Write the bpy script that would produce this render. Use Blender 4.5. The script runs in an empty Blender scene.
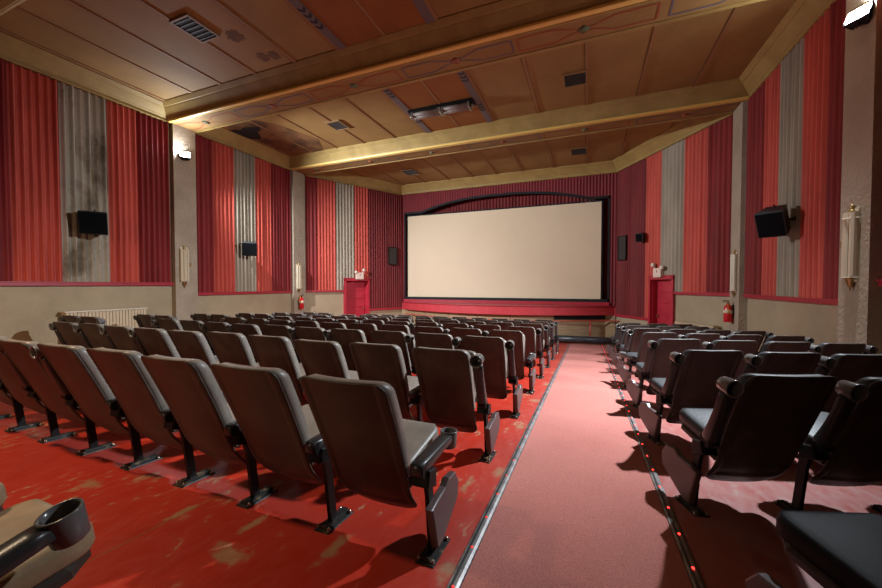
import bpy, math, random
from mathutils import Vector, Matrix
random.seed(7)
PI = math.pi
S = bpy.context.scene
COL = S.collection
R = math.radians

# ------------------------------------------------------------------ mesh builder
class MB:
    def __init__(s): s.v = []; s.f = []; s.m = []; s.sm = []
    def add(s, vs, fs, mi=0, smooth=False, M=None):
        b = len(s.v)
        for p in vs:
            p = Vector(p)
            s.v.append(tuple(M @ p) if M else tuple(p))
        for f in fs:
            s.f.append([i + b for i in f]); s.m.append(mi); s.sm.append(smooth)
        return s
    def box(s, x0, x1, y0, y1, z0, z1, mi=0, M=None, bev=0):
        if bev:
            return s.prism([(x0, y0), (x1, y0), (x1, y1), (x0, y1)], z0, z1, mi, M, bev)
        vs = [(x0,y0,z0),(x1,y0,z0),(x1,y1,z0),(x0,y1,z0),(x0,y0,z1),(x1,y0,z1),(x1,y1,z1),(x0,y1,z1)]
        return s.add(vs, [(3,2,1,0),(4,5,6,7),(0,1,5,4),(1,2,6,5),(2,3,7,6),(3,0,4,7)], mi, False, M)
    def prism(s, poly, z0, z1, mi=0, M=None, bev=0, smooth=False):
        """ccw polygon in xy extruded in z; bev insets both caps"""
        n = len(poly)
        cx = sum(p[0] for p in poly)/n; cy = sum(p[1] for p in poly)/n
        def ring(z, ins):
            out = []
            for x, y in poly:
                d = math.hypot(x-cx, y-cy) or 1
                k = max(0, 1 - ins*1.4/d)
                out.append((cx+(x-cx)*k, cy+(y-cy)*k, z))
            return out
        if bev:
            rs = [ring(z0, bev), ring(z0+bev, 0), ring(z1-bev, 0), ring(z1, bev)]
        else:
            rs = [ring(z0, 0), ring(z1, 0)]
        vs = [p for r in rs for p in r]; fs = []
        for k in range(len(rs)-1):
            for i in range(n):
                j = (i+1) % n
                fs.append((k*n+i, k*n+j, (k+1)*n+j, (k+1)*n+i))
        s.add(vs, fs, mi, smooth, M)
        b = len(s.v) - len(vs)
        s.f.append([b+i for i in reversed(range(n))]); s.m.append(mi); s.sm.append(False)
        s.f.append([b+(len(rs)-1)*n+i for i in range(n)]); s.m.append(mi); s.sm.append(False)
        return s
    def lathe(s, prof, n=24, mi=0, M=None, smooth=True):
        """prof: (r,z) list, around z"""
        vs = []; fs = []
        for r, z in prof:
            for i in range(n):
                a = 2*PI*i/n; vs.append((r*math.cos(a), r*math.sin(a), z))
        for k in range(len(prof)-1):
            for i in range(n):
                j = (i+1) % n
                fs.append((k*n+i, k*n+j, (k+1)*n+j, (k+1)*n+i))
        s.add(vs, fs, mi, smooth, M)
        b = len(s.v)-len(vs)
        if prof[0][0] > 1e-4: s.f.append([b+i for i in reversed(range(n))]); s.m.append(mi); s.sm.append(False)
        if prof[-1][0] > 1e-4: s.f.append([b+(len(prof)-1)*n+i for i in range(n)]); s.m.append(mi); s.sm.append(False)
        return s
    def cyl(s, p, q, r, n=16, mi=0, r2=None):
        p = Vector(p); q = Vector(q); d = q-p; L = d.length
        M = Matrix.Translation(p) @ d.to_track_quat('Z', 'Y').to_matrix().to_4x4()
        return s.lathe([(r, 0), (r2 if r2 is not None else r, L)], n, mi, M)
    def tube(s, pts, r, n=8, mi=0):
        pts = [Vector(p) for p in pts]
        vs = []; fs = []
        for k, p in enumerate(pts):
            d = (pts[min(k+1, len(pts)-1)] - pts[max(k-1, 0)]).normalized()
            q = d.to_track_quat('Z', 'Y').to_matrix()
            for i in range(n):
                a = 2*PI*i/n
                vs.append(tuple(p + q @ Vector((r*math.cos(a), r*math.sin(a), 0))))
        for k in range(len(pts)-1):
            for i in range(n):
                j = (i+1) % n
                fs.append((k*n+i, k*n+j, (k+1)*n+j, (k+1)*n+i))
        fs.append(tuple(reversed(range(n)))); fs.append(tuple((len(pts)-1)*n+i for i in range(n)))
        return s.add(vs, fs, mi, True)
    def grid(s, fn, nu, nv, mi=0, smooth=True, flip=False):
        vs = [fn(i/nu, j/nv) for j in range(nv+1) for i in range(nu+1)]
        fs = []
        for j in range(nv):
            for i in range(nu):
                a = j*(nu+1)+i; q = (a, a+1, a+nu+2, a+nu+1)
                fs.append(q[::-1] if flip else q)
        return s.add(vs, fs, mi, smooth)
    def build(s, name, mat, parent=None, loc=None, rot=None, weld=False):
        me = bpy.data.meshes.new(name); me.from_pydata(s.v, [], s.f)
        mats = mat if isinstance(mat, (list, tuple)) else [mat]
        for m in mats: me.materials.append(m)
        for p, mi, sm in zip(me.polygons, s.m, s.sm): p.material_index = mi; p.use_smooth = sm
        me.validate(); me.update()
        import bmesh
        bm = bmesh.new(); bm.from_mesh(me)
        if weld: bmesh.ops.remove_doubles(bm, verts=bm.verts, dist=1e-5)
        bmesh.ops.recalc_face_normals(bm, faces=bm.faces)
        bm.to_mesh(me); bm.free()
        o = bpy.data.objects.new(name, me); COL.objects.link(o)
        if parent is not None: o.parent = parent
        if loc is not None: o.location = loc
        if rot is not None: o.rotation_euler = rot
        return o

def tag(o, label=None, cat=None, group=None, kind=None):
    if label: o['label'] = label
    if cat: o['category'] = cat
    if group: o['group'] = group
    if kind: o['kind'] = kind
    return o
def empty(name, loc=(0,0,0), rz=0):
    o = bpy.data.objects.new(name, None); COL.objects.link(o)
    o.location = loc; o.rotation_euler = (0,0,rz); o.empty_display_size = .1
    return o
def copy_tree(o, parent=None):
    c = o.copy(); COL.objects.link(c); c.parent = parent
    for ch in list(o.children): copy_tree(ch, c)
    return c
def wall_frame(P, ang, side):
    """matrix: local x along wall, local y out into the room, local z up. side=+1 left wall, -1 right wall"""
    dx = Vector((math.sin(ang), math.cos(ang), 0))
    n = Vector((dx.y, -dx.x, 0))*side
    M = Matrix((( dx.x, n.x, 0, P[0]), (dx.y, n.y, 0, P[1]), (0, 0, 1, 0), (0, 0, 0, 1)))
    return M

# ------------------------------------------------------------------ materials
def new_mat(name):
    m = bpy.data.materials.new(name); m.use_nodes = True
    nt = m.node_tree; b = nt.nodes['Principled BSDF']
    return m, nt, b
def N(nt, t, **kw):
    n = nt.nodes.new(t)
    for k, v in kw.items():
        if k in n.inputs: n.inputs[k].default_value = v
        else: setattr(n, k, v)
    return n
def mat(name, c, rough=.6, metal=0, c2=None, nscale=6, contrast=(.35,.65), bump=0, bscale=60, coat=0, emis=None, estr=0, spec=.5, stretch=None, rnd=False, rvar=0):
    m, nt, b = new_mat(name); L = nt.links.new
    b.inputs['Base Color'].default_value = (*c, 1); b.inputs['Roughness'].default_value = rough
    b.inputs['Metallic'].default_value = metal; b.inputs['Specular IOR Level'].default_value = spec
    if coat: b.inputs['Coat Weight'].default_value = coat; b.inputs['Coat Roughness'].default_value = .15
    if emis: b.inputs['Emission Color'].default_value = (*emis, 1); b.inputs['Emission Strength'].default_value = estr
    tc = N(nt, 'ShaderNodeTexCoord'); vec = tc.outputs['Object']
    if stretch:
        mp = N(nt, 'ShaderNodeMapping'); mp.inputs['Scale'].default_value = stretch; L(vec, mp.inputs['Vector']); vec = mp.outputs[0]
    if rnd:
        oi = N(nt, 'ShaderNodeObjectInfo'); ad = N(nt, 'ShaderNodeVectorMath', operation='MULTIPLY_ADD')
        cb = N(nt, 'ShaderNodeCombineXYZ'); mu = N(nt, 'ShaderNodeMath', operation='MULTIPLY'); mu.inputs[1].default_value = 37
        L(oi.outputs['Random'], mu.inputs[0]); L(mu.outputs[0], cb.inputs[0]); L(mu.outputs[0], cb.inputs[1])
        ad.inputs[1].default_value = (1,1,1); L(vec, ad.inputs[0]); L(cb.outputs[0], ad.inputs[2]); vec = ad.outputs[0]
    if c2:
        n = N(nt, 'ShaderNodeTexNoise', Scale=nscale, Detail=6, Roughness=.62); L(vec, n.inputs['Vector'])
        r = N(nt, 'ShaderNodeMapRange'); r.inputs[1].default_value = contrast[0]; r.inputs[2].default_value = contrast[1]
        L(n.outputs['Fac'], r.inputs[0])
        mx = N(nt, 'ShaderNodeMix', data_type='RGBA'); mx.inputs[6].default_value = (*c, 1); mx.inputs[7].default_value = (*c2, 1)
        L(r.outputs[0], mx.inputs[0]); L(mx.outputs[2], b.inputs['Base Color'])
        if rvar:
            rr = N(nt, 'ShaderNodeMapRange'); rr.inputs[3].default_value = rough; rr.inputs[4].default_value = rough+rvar
            L(r.outputs[0], rr.inputs[0]); L(rr.outputs[0], b.inputs['Roughness'])
    if bump:
        n = N(nt, 'ShaderNodeTexNoise', Scale=bscale, Detail=4); L(vec, n.inputs['Vector'])
        bp = N(nt, 'ShaderNodeBump', Strength=bump, Distance=.02); L(n.outputs['Fac'], bp.inputs['Height']); L(bp.outputs[0], b.inputs['Normal'])
    return m

M = {}
M['plaster'] = mat('stucco_plaster', (.42,.33,.235), .85, c2=(.34,.262,.18), nscale=1.6, bump=1, bscale=24)
M['plaster_low'] = mat('painted_plaster', (.43,.325,.20), .7, c2=(.35,.26,.155), nscale=1.1, bump=.25, bscale=40)
M['ceil'] = mat('tan_ceiling_board', (.35,.20,.058), .75, c2=(.27,.145,.04), nscale=.9, bump=.1, bscale=90)
M['ceil_mid'] = mat('orange_ceiling_board', (.31,.11,.017), .75, c2=(.25,.085,.013), nscale=1.2, bump=.1, bscale=90)
M['cornice'] = mat('gold_tan_cornice', (.40,.265,.080), .6, c2=(.31,.195,.054), nscale=2.5)
M['bead'] = mat('lit_ochre_bead', (.85,.55,.14), .45)  # ochre brightened for the lamp light caught along the beam's lower edge
M['seam'] = mat('ceiling_seam', (.10,.045,.015), .8)
M['batten'] = mat('ceiling_batten', (.31,.155,.055), .7)
M['grille'] = mat('dark_grille', (.03,.022,.018), .6)
M['grille_frame'] = mat('tan_grille_frame', (.28,.155,.055), .6)
M['stain'] = mat('ceiling_stain', (.10,.055,.03), .9)
M['blueline'] = mat('slate_painted_line', (.13,.11,.13), .7)
M['redline'] = mat('rust_painted_line', (.32,.07,.02), .7)
M['greenspot'] = mat('green_painted_spot', (.13,.14,.06), .7)
M['chevband'] = mat('slate_band', (.15,.12,.115), .7)
M['chev'] = mat('dark_chevron', (.02,.02,.03), .7)
def cloth(name, c, c2): return mat(name, c, .72, c2=c2, nscale=3, stretch=(1,1,.25), bump=.15, bscale=160)
M['cl_dark'] = cloth('maroon_curtain', (.26,.013,.012), (.19,.009,.008))
M['cl_red'] = cloth('coral_red_curtain', (.60,.085,.050), (.48,.060,.036))
M['cl_grey'] = cloth('stone_curtain', (.38,.31,.225), (.29,.23,.16))
M['cl_greyD'] = mat('stained_stone_curtain', (.40,.33,.245), .85, c2=(.16,.115,.07), nscale=1.3, contrast=(.5,.62), stretch=(1,1,.6))
M['cl_stage'] = cloth('stage_board_red', (.20,.010,.010), (.14,.007,.007))
M['cl_top'] = cloth('proscenium_red', (.21,.014,.018), (.16,.010,.014))
M['redtrim'] = mat('crimson_trim_paint', (.42,.025,.04), .4, c2=(.36,.018,.03), nscale=5)
M['doorred'] = mat('crimson_door_paint', (.50,.028,.05), .38, c2=(.42,.02,.035), nscale=3)
M['lipred'] = mat('stage_lip_paint', (.60,.055,.065), .45, c2=(.52,.04,.05), nscale=3)
M['screen'] = mat('cinema_screen', (.80,.62,.42), .9, c2=(.77,.595,.40), nscale=.8)
M['black'] = mat('black_masking', (.006,.006,.007), .8)
M['wood'] = mat('tan_plywood', (.42,.29,.16), .6, c2=(.33,.22,.115), nscale=3, stretch=(1,1,6))
M['pipe'] = mat('black_duct', (.05,.05,.055), .35, c2=(.02,.02,.02), nscale=3)
M['shell'] = mat('brown_seat_shell', (.050,.037,.028), .46, spec=.4, c2=(.11,.076,.052), nscale=7, contrast=(.45,.85), rnd=True, rvar=.18, bump=.03, bscale=120)
M['vinyl'] = mat('grey_brown_vinyl', (.26,.225,.19), .42, c2=(.20,.17,.14), nscale=8, rnd=True, bump=.06, bscale=60)
M['vinyl_dk'] = mat('dark_vinyl', (.05,.052,.055), .48, spec=.4, c2=(.03,.031,.033), nscale=8, rnd=True, bump=.06, bscale=60)
M['vinyl_shaded'] = mat('shaded_dark_vinyl', (.006,.007,.009), .55, spec=.15, rnd=True, bump=.05, bscale=50)  # seat vinyl darkened for the shade on the nearest angled row
M['vinyl_tan'] = mat('tan_vinyl', (.42,.30,.18), .42, c2=(.30,.21,.12), nscale=6, rnd=True, bump=.06, bscale=60)
M['arm'] = mat('charcoal_arm_plastic', (.035,.034,.034), .33, bump=.03, bscale=200)
M['cup'] = mat('grey_cup_plastic', (.15,.145,.14), .2)
M['steel'] = mat('dark_painted_steel', (.009,.008,.008), .5, spec=.2)
M['plate'] = mat('worn_foot_plate', (.018,.017,.016), .55, spec=.3, c2=(.30,.20,.10), nscale=14, contrast=(.55,.75), rnd=True)
M['bolt'] = mat('zinc_bolt', (.5,.45,.38), .3, 1)
M['panel'] = mat('seat_end_panel', (.10,.065,.062), .42)
M['strip'] = mat('aluminium_strip', (.42,.41,.40), .4, .5, c2=(.18,.17,.17), nscale=9)
M['strip_dk'] = mat('rubber_channel', (.03,.03,.03), .5)
M['led'] = mat('red_led', (.4,.01,.01), .4, emis=(1,.025,.02), estr=7)
M['led_dim'] = mat('dim_red_led', (.4,.02,.02), .4, emis=(1,.04,.03), estr=1.2)
M['white'] = mat('cream_enamel', (.66,.54,.40), .45)
M['glass_sconce'] = mat('frosted_sconce_glass', (.60,.49,.34), .35)
M['brass'] = mat('aged_brass', (.38,.24,.09), .35, .8)
M['redgloss'] = mat('extinguisher_red', (.60,.01,.015), .25)
M['paper'] = mat('paper_label', (.72,.6,.4), .6)
M['orange'] = mat('orange_tag', (.8,.25,.03), .5)
M['spk'] = mat('black_speaker_cloth', (.004,.004,.005), .9, spec=.08)
M['spkbody'] = mat('black_speaker_case', (.012,.012,.013), .45)
M['radiator'] = mat('radiator_cream', (.62,.47,.30), .45)
M['lens'] = mat('lit_flood_lens', (1,1,1), .3, emis=(.80,.90,1), estr=420)
M['chrome'] = mat('chrome', (.28,.23,.18), .35, .4)
M['tube'] = mat('unlit_glass_shade', (.24,.18,.15), .45)
M['signwhite'] = mat('sign_white', (.8,.62,.5), .4)
M['railred'] = mat('rail_red', (.5,.06,.04), .4)

def floor_mat():
    m, nt, b = new_mat('worn_red_floor_paint'); L = nt.links.new
    tc = N(nt, 'ShaderNodeTexCoord'); vec = tc.outputs['Object']
    n1 = N(nt, 'ShaderNodeTexNoise', Scale=1.3, Detail=5); L(vec, n1.inputs['Vector'])
    mx = N(nt, 'ShaderNodeMix', data_type='RGBA'); mx.inputs[6].default_value = (.47,.028,.012,1); mx.inputs[7].default_value = (.34,.022,.010,1)
    L(n1.outputs['Fac'], mx.inputs[0])
    # scattered chips
    mpp = N(nt, 'ShaderNodeMapping'); mpp.inputs['Rotation'].default_value = (0,0,.3); mpp.inputs['Scale'].default_value = (1,.42,1); L(vec, mpp.inputs['Vector'])
    n2 = N(nt, 'ShaderNodeTexNoise', Scale=15, Detail=9, Roughness=.74); L(mpp.outputs[0], n2.inputs['Vector'])
    n3 = N(nt, 'ShaderNodeTexNoise', Scale=1.1, Detail=2); L(vec, n3.inputs['Vector'])
    mul = N(nt, 'ShaderNodeMath', operation='MULTIPLY_ADD'); mul.inputs[1].default_value = .35; L(n3.outputs['Fac'], mul.inputs[0]); L(n2.outputs['Fac'], mul.inputs[2])
    ch = N(nt, 'ShaderNodeMapRange'); ch.inputs[1].default_value = .765; ch.inputs[2].default_value = .84; L(mul.outputs[0], ch.inputs[0])
    cur = ch.outputs[0]
    # worn patches where feet were once bolted
    nd = N(nt, 'ShaderNodeTexNoise', Scale=16, Detail=9, Roughness=.75); L(vec, nd.inputs['Vector'])
    for (px, py, rx, ry, rot) in [(-1.13,1.40,.045,.15,-.15),(-.57,1.50,.055,.09,.2),(-.73,2.27,.03,.14,.9),(-.57,2.55,.05,.10,0),(-1.56,1.18,.12,.07,.4),(-1.65,1.38,.03,.11,0),
                                (-2.10,1.31,.035,.13,.5),(-2.72,1.50,.03,.10,.4),(-2.95,1.28,.10,.05,.3),(-.60,3.62,.06,.10,0),(-.60,4.72,.07,.10,0),(-.58,5.8,.07,.1,0),(-.56,6.9,.07,.1,0),(-1.35,.95,.06,.05,0)]:
        sb = N(nt, 'ShaderNodeVectorMath', operation='SUBTRACT'); sb.inputs[1].default_value = (px,py,0); L(vec, sb.inputs[0])
        mp = N(nt, 'ShaderNodeMapping'); mp.inputs['Rotation'].default_value = (0,0,rot); mp.inputs['Scale'].default_value = (1/rx,1/ry,0); L(sb.outputs[0], mp.inputs['Vector'])
        ln = N(nt, 'ShaderNodeVectorMath', operation='LENGTH'); L(mp.outputs[0], ln.inputs[0])
        ad = N(nt, 'ShaderNodeMath', operation='MULTIPLY_ADD'); ad.inputs[1].default_value = 3.2; L(nd.outputs['Fac'], ad.inputs[0]); L(ln.outputs['Value'], ad.inputs[2])
        mr = N(nt, 'ShaderNodeMapRange'); mr.inputs[1].default_value = 2.6; mr.inputs[2].default_value = 2.0; mr.inputs[4].default_value = .85; L(ad.outputs[0], mr.inputs[0])
        mm = N(nt, 'ShaderNodeMath', operation='MAXIMUM'); L(cur, mm.inputs[0]); L(mr.outputs[0], mm.inputs[1]); cur = mm.outputs[0]
    mc = N(nt, 'ShaderNodeMix', data_type='RGBA'); mc.inputs[6].default_value = (.16,.04,.012,1); mc.inputs[7].default_value = (.50,.33,.18,1); L(n2.outputs['Fac'], mc.inputs[0])
    m2 = N(nt, 'ShaderNodeMix', data_type='RGBA'); L(cur, m2.inputs[0]); L(mx.outputs[2], m2.inputs[6]); L(mc.outputs[2], m2.inputs[7])
    # slab joint
    sx = N(nt, 'ShaderNodeSeparateXYZ'); L(vec, sx.inputs[0])
    a = N(nt, 'ShaderNodeMath', operation='ADD'); a.inputs[1].default_value = 2.085; L(sx.outputs[0], a.inputs[0])
    ab = N(nt, 'ShaderNodeMath', operation='ABSOLUTE'); L(a.outputs[0], ab.inputs[0])
    lt = N(nt, 'ShaderNodeMath', operation='LESS_THAN'); lt.inputs[1].default_value = .0035; L(ab.outputs[0], lt.inputs[0])
    m3 = N(nt, 'ShaderNodeMix', data_type='RGBA'); L(lt.outputs[0], m3.inputs[0]); L(m2.outputs[2], m3.inputs[6]); m3.inputs[7].default_value = (.22,.10,.03,1)
    dx = N(nt, 'ShaderNodeMapRange'); dx.inputs[1].default_value = -.9; dx.inputs[2].default_value = .6; dx.inputs[3].default_value = .0; dx.inputs[4].default_value = .62; L(sx.outputs[0], dx.inputs[0])
    dn = N(nt, 'ShaderNodeMath', operation='MULTIPLY'); L(dx.outputs[0], dn.inputs[0]); dr = N(nt, 'ShaderNodeMapRange'); dr.inputs[1].default_value = .3; dr.inputs[2].default_value = .6; dr.inputs[3].default_value = .6; dr.inputs[4].default_value = 1.15; L(n2.outputs['Fac'], dr.inputs[0]); L(dr.outputs[0], dn.inputs[1])
    m4 = N(nt, 'ShaderNodeMix', data_type='RGBA'); L(dn.outputs[0], m4.inputs[0]); L(m3.outputs[2], m4.inputs[6]); m4.inputs[7].default_value = (.34,.19,.17,1)  # dusty pink rising towards the right, also standing in for lamp sheen
    L(m4.outputs[2], b.inputs['Base Color'])
    rr = N(nt, 'ShaderNodeMapRange'); rr.inputs[1].default_value = .3; rr.inputs[2].default_value = .7; rr.inputs[3].default_value = .3; rr.inputs[4].default_value = .6; L(n2.outputs['Fac'], rr.inputs[0]); L(rr.outputs[0], b.inputs['Roughness'])
    bp = N(nt, 'ShaderNodeBump', Strength=.12, Distance=.01); L(n2.outputs['Fac'], bp.inputs['Height']); L(bp.outputs[0], b.inputs['Normal'])
    return m
M['floor'] = floor_mat()
def carpet_mat():
    m, nt, b = new_mat('dusty_red_carpet'); L = nt.links.new
    tc = N(nt, 'ShaderNodeTexCoord'); vec = tc.outputs['Object']
    n1 = N(nt, 'ShaderNodeTexNoise', Scale=1.6, Detail=5); L(vec, n1.inputs['Vector'])
    n2 = N(nt, 'ShaderNodeTexNoise', Scale=190, Detail=3); L(vec, n2.inputs['Vector'])
    mx = N(nt, 'ShaderNodeMix', data_type='RGBA'); mx.inputs[6].default_value = (.42,.145,.118,1); mx.inputs[7].default_value = (.53,.21,.175,1); L(n1.outputs['Fac'], mx.inputs[0])
    mr = N(nt, 'ShaderNodeMapRange'); mr.inputs[1].default_value = .3; mr.inputs[2].default_value = .7; mr.inputs[3].default_value = .68; mr.inputs[4].default_value = 1.2; L(n2.outputs['Fac'], mr.inputs[0])
    vm = N(nt, 'ShaderNodeVectorMath', operation='SCALE'); L(mx.outputs[2], vm.inputs[0]); L(mr.outputs[0], vm.inputs['Scale']); L(vm.outputs[0], b.inputs['Base Color'])
    b.inputs['Roughness'].default_value = .95; b.inputs['Specular IOR Level'].default_value = .15
    bp = N(nt, 'ShaderNodeBump', Strength=.5, Distance=.01); L(n2.outputs['Fac'], bp.inputs['Height']); L(bp.outputs[0], b.inputs['Normal'])
    return m
M['carpet'] = carpet_mat()

# ------------------------------------------------------------------ dimensions
XL, XR = -9.3, 3.13
YB = -5.2
YA = 9.98                       # where the side walls turn in
CL, CR = (-7.40, 13.8), (.95, 13.8)
ZC, ZK = 5.38, 5.035            # ceiling, underside of cornice
SL = .06
YE = 13.3
def fz(y): return -SL*min(y, YE)
aL = math.atan2(CL[0]-XL, CL[1]-YA); lenL = math.hypot(CL[0]-XL, CL[1]-YA)
aR = math.atan2(CR[0]-XR, CR[1]-YA); lenR = math.hypot(CR[0]-XR, CR[1]-YA)
FL = wall_frame((XL, 0), 0, 1); FR = wall_frame((XR, 0), 0, -1)
FSL = wall_frame((XL, YA), aL, 1); FSR = wall_frame((XR, YA), aR, -1)
BEAMS = [-1.91, 1.87, 5.65, 9.43]; BW = .53

# ------------------------------------------------------------------ floor, walls, ceiling
b = MB(); b.add([(XL-.2,YB-.2,fz(YB-.2)),(XR+.2,YB-.2,fz(YB-.2)),(XR+.2,YE,fz(YE)),(XL-.2,YE,fz(YE)),(XL-.2,14.6,fz(YE)),(XR+.2,14.6,fz(YE))],
     [(0,1,2,3),(3,2,5,4)])
b.add([(XL-.2,YB-.2,-1.3),(XR+.2,YB-.2,-1.3),(XR+.2,14.6,-1.3),(XL-.2,14.6,-1.3)], [(3,2,1,0)])
tag(b.build('floor', M['floor']), kind='structure')

def wall_piece(b, F, t0, t1, z0, z1, th=.2, mi=0): b.box(t0, t1, -th, 0, z0, z1, mi, F)
for name, F, side in (('wall_left', FL, 1), ('wall_right', FR, -1)):
    b = MB()
    wall_piece(b, F, YB-.2, YA, -1.1, .93, mi=0); wall_piece(b, F, YB-.2, YA, .93, ZC, mi=0)
    tag(b.build(name, M['plaster_low']), kind='structure')
b = MB(); b.box(XL, XR, YB-.2, YB, -.2, ZC); tag(b.build('wall_back', M['plaster_low']), kind='structure')
DL = (1.55, 2.64); DR = (1.78, 2.74)       # doors along the splayed walls (outer frame)
for name, F, ln, D in (('wall_stage_left', FSL, lenL, DL), ('wall_stage_right', FSR, lenR, DR)):
    b = MB()
    wall_piece(b, F, 0, D[0]+.06, -1.1, ZC); wall_piece(b, F, D[1]-.06, ln+.1, -1.1, ZC); wall_piece(b, F, D[0]+.06, D[1]-.06, 1.38, ZC)
    b.box(D[0]+.05, D[1]-.05, -.5, -.42, -1.1, 1.5, 0, F)
    tag(b.build(name, M['plaster_low']), kind='structure')

b = MB(); b.box(XL-.2, XR+.2, YB-.2, 14.6, ZC, ZC+.2)
ceil = tag(b.build('ceiling', M['ceil']), kind='structure')
# orange centre field of each bay + seams
bays = [(YB, BEAMS[0]), (BEAMS[0]+BW, BEAMS[1]), (BEAMS[1]+BW, BEAMS[2]), (BEAMS[2]+BW, BEAMS[3]), (BEAMS[3]+BW, 13.8)]
XS = [-8.9,-8.0,-7.1,-6.12,-5.1,-4.12,-3.18,-2.23,-1.13,-.04,1.0,2.06]
for k, (y0, y1) in enumerate(bays):
    if k < 4 :
        b = MB(); b.box(-4.12, -2.23, y0, y1, ZC-.012, ZC+.01)
        tag(b.build('ceiling_panel', M['ceil_mid']), kind='structure')
    b = MB()
    for x in XS:
        b.box(x-.028, x+.028, y0, y1, ZC-.018, ZC-.001, 0); b.box(x-.042, x-.028, y0, y1, ZC-.013, ZC-.001, 1)
    tag(b.build('ceiling_battens', [M['batten'], M['seam']]), kind='structure')
    if k in (1, 2, 3):
        for sx, x in ((1, -4.02), (-1, -2.33)):
            b = MB(); b.box(x-.075, x+.075, y0, y1, ZC-.026, ZC-.012, 0)
            y = y0 + .62
            while y < y1-.3:
                for j in range(3 if k == 3 else 4):
                    yy = y + j*.13
                    for s2 in (-1, 1):
                        b.add([(x, yy+.09, ZC-.028), (x+s2*.068, yy+.03, ZC-.028), (x+s2*.068, yy-.035, ZC-.028), (x, yy+.025, ZC-.028)], [(0,1,2,3)], 1)
                y += 1.32
            tag(b.build('ceiling_trim', [M['chevband'], M['chev']]), kind='structure')

# cornice profile (distance from wall d, height z): used along beams and walls
PROF = [(.32,ZC),(.32,ZC-.02),(.25,ZC-.085),(.235,ZC-.085),(.225,ZC-.10),(.115,ZC-.225),(.10,ZC-.25),(.085,ZC-.26),(.075,ZK+.055)]
BEADP = [(.075,ZK+.055),(.088,ZK+.048),(.092,ZK+.03),(.085,ZK+.008),(.06,ZK),(0,ZK)]
def run(b, prof, p0, p1, nrm, mi):
    vs = []; fs = []
    for (px, py) in (p0, p1):
        for d, z in prof: vs.append((px+nrm[0]*d, py+nrm[1]*d, z))
    n = len(prof)
    for i in range(n-1): fs.append((i, i+1, n+i+1, n+i))
    b.add(vs, fs, mi, False)
for k, y in enumerate(BEAMS):
    b = MB()
    # core with soffit
    b.box(XL, XR, y, y+BW, ZK+.004, ZC, 0)
    run(b, PROF, (XL, y), (XR, y), (0, -1), 1); run(b, BEADP, (XL, y), (XR, y), (0, -1), 2)
    run(b, PROF, (XL, y+BW), (XR, y+BW), (0, 1), 1); run(b, [(.075,ZK+.055),(.08,ZK+.02),(.06,ZK),(0,ZK)], (XL, y+BW), (XR, y+BW), (0, 1), 1)
    b.box(XL, XR, y, y+.035, ZK-.008, ZK+.01, 1); b.box(XL, XR, y+BW-.03, y+BW, ZK-.012, ZK+.01, 1)
    bm_ = b.build('beam', [M['ceil'], M['cornice'], M['bead'], M['seam']]); tag(bm_, kind='structure')
    # painted lozenge borders on the soffit
    yc = y+BW/2; zz = ZK-.001
    for j, xc in enumerate((-8.37, -6.28, -4.2, -2.12, -.08, 2.02)):
        q = MB(); hw = .97; w = .028
        def seg(x0, y0, x1, y1, w=w):
            d = Vector((x1-x0, y1-y0)).normalized(); n_ = Vector((-d.y, d.x))*w/2
            q.add([(x0+n_.x,y0+n_.y,zz),(x1+n_.x,y1+n_.y,zz),(x1-n_.x,y1-n_.y,zz),(x0-n_.x,y0-n_.y,zz)], [(0,1,2,3)], 0)
        h = .155
        for s1 in (-1, 1):
            seg(xc+s1*hw, yc-h, xc+s1*hw, yc+h)
            for s2 in (-1, 1):
                seg(xc+s1*hw, yc+s2*h, xc+s1*.42, yc+s2*h); seg(xc+s1*.42, yc+s2*h, xc+s1*.16, yc+s2*.045)
                seg(xc+s1*.16, yc+s2*.045, xc-s1*.02, yc+s2*.03)
        q.lathe([(.10, zz-.001), (.0001, zz-.002)], 4, 1, Matrix.Translation((xc, yc, 0)))
        o = q.build('painted_border', [M['blueline'] if j % 2 else M['redline'], M['redline'] if j % 2 else M['greenspot']], bm_)
# cornices on walls
b = MB()
for k, (y0, y1) in enumerate(bays[:4]):
    for X, sx in ((XL, 1), (XR, -1)):
        run(b, PROF, (X, y0), (X, y1), (sx, 0), 0); run(b, BEADP, (X, y0), (X, y1), (sx, 0), 0)
for P0, P1, nn in (((XL, YA), CL, (math.cos(aL), -math.sin(aL))), ((XR, YA), CR, (-math.cos(aR), math.sin(aR))), (CL, CR, (0, -1))):
    run(b, PROF, P0, P1, nn, 0); run(b, BEADP, P0, P1, nn, 0)
tag(b.build('trim_cornice', M['cornice']), kind='structure')

# pilasters
for y in BEAMS:
    for X, sx in ((XL, 1), (XR, -1)):
        b = MB(); x0, x1 = sorted((X, X+sx*.15))
        b.box(x0, x1, y, y+BW, fz(y)-.1, ZK+.02)
        tag(b.build('pilaster', M['plaster']), kind='structure')

# red ledges under the curtains
b = MB()
for (y0, y1, zt) in ((BEAMS[1]+BW, BEAMS[2], 1.262), (BEAMS[2]+BW, BEAMS[3], 1.01), (BEAMS[0]+BW, BEAMS[1], 1.5)):
    for n_, F in ((0, FL), (1, FR)):
        b.box(y0, y1, 0, .07, zt-.075, zt, 0, F); b.box(y0, y1, 0, .085, zt-.018, zt, 0, F)
b.box(.06, DL[0], 0, .07, .945, 1.01, 0, FSL); b.box(.06, DR[0], 0, .07, .945, 1.02, 0, FSR)
b.box(DL[1], lenL, 0, .07, .17, .25, 0, FSL); b.box(DR[1], lenR, 0, .07, .13, .21, 0, FSR)
tag(b.build('trim_ledge', M['redtrim']), kind='structure')

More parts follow.
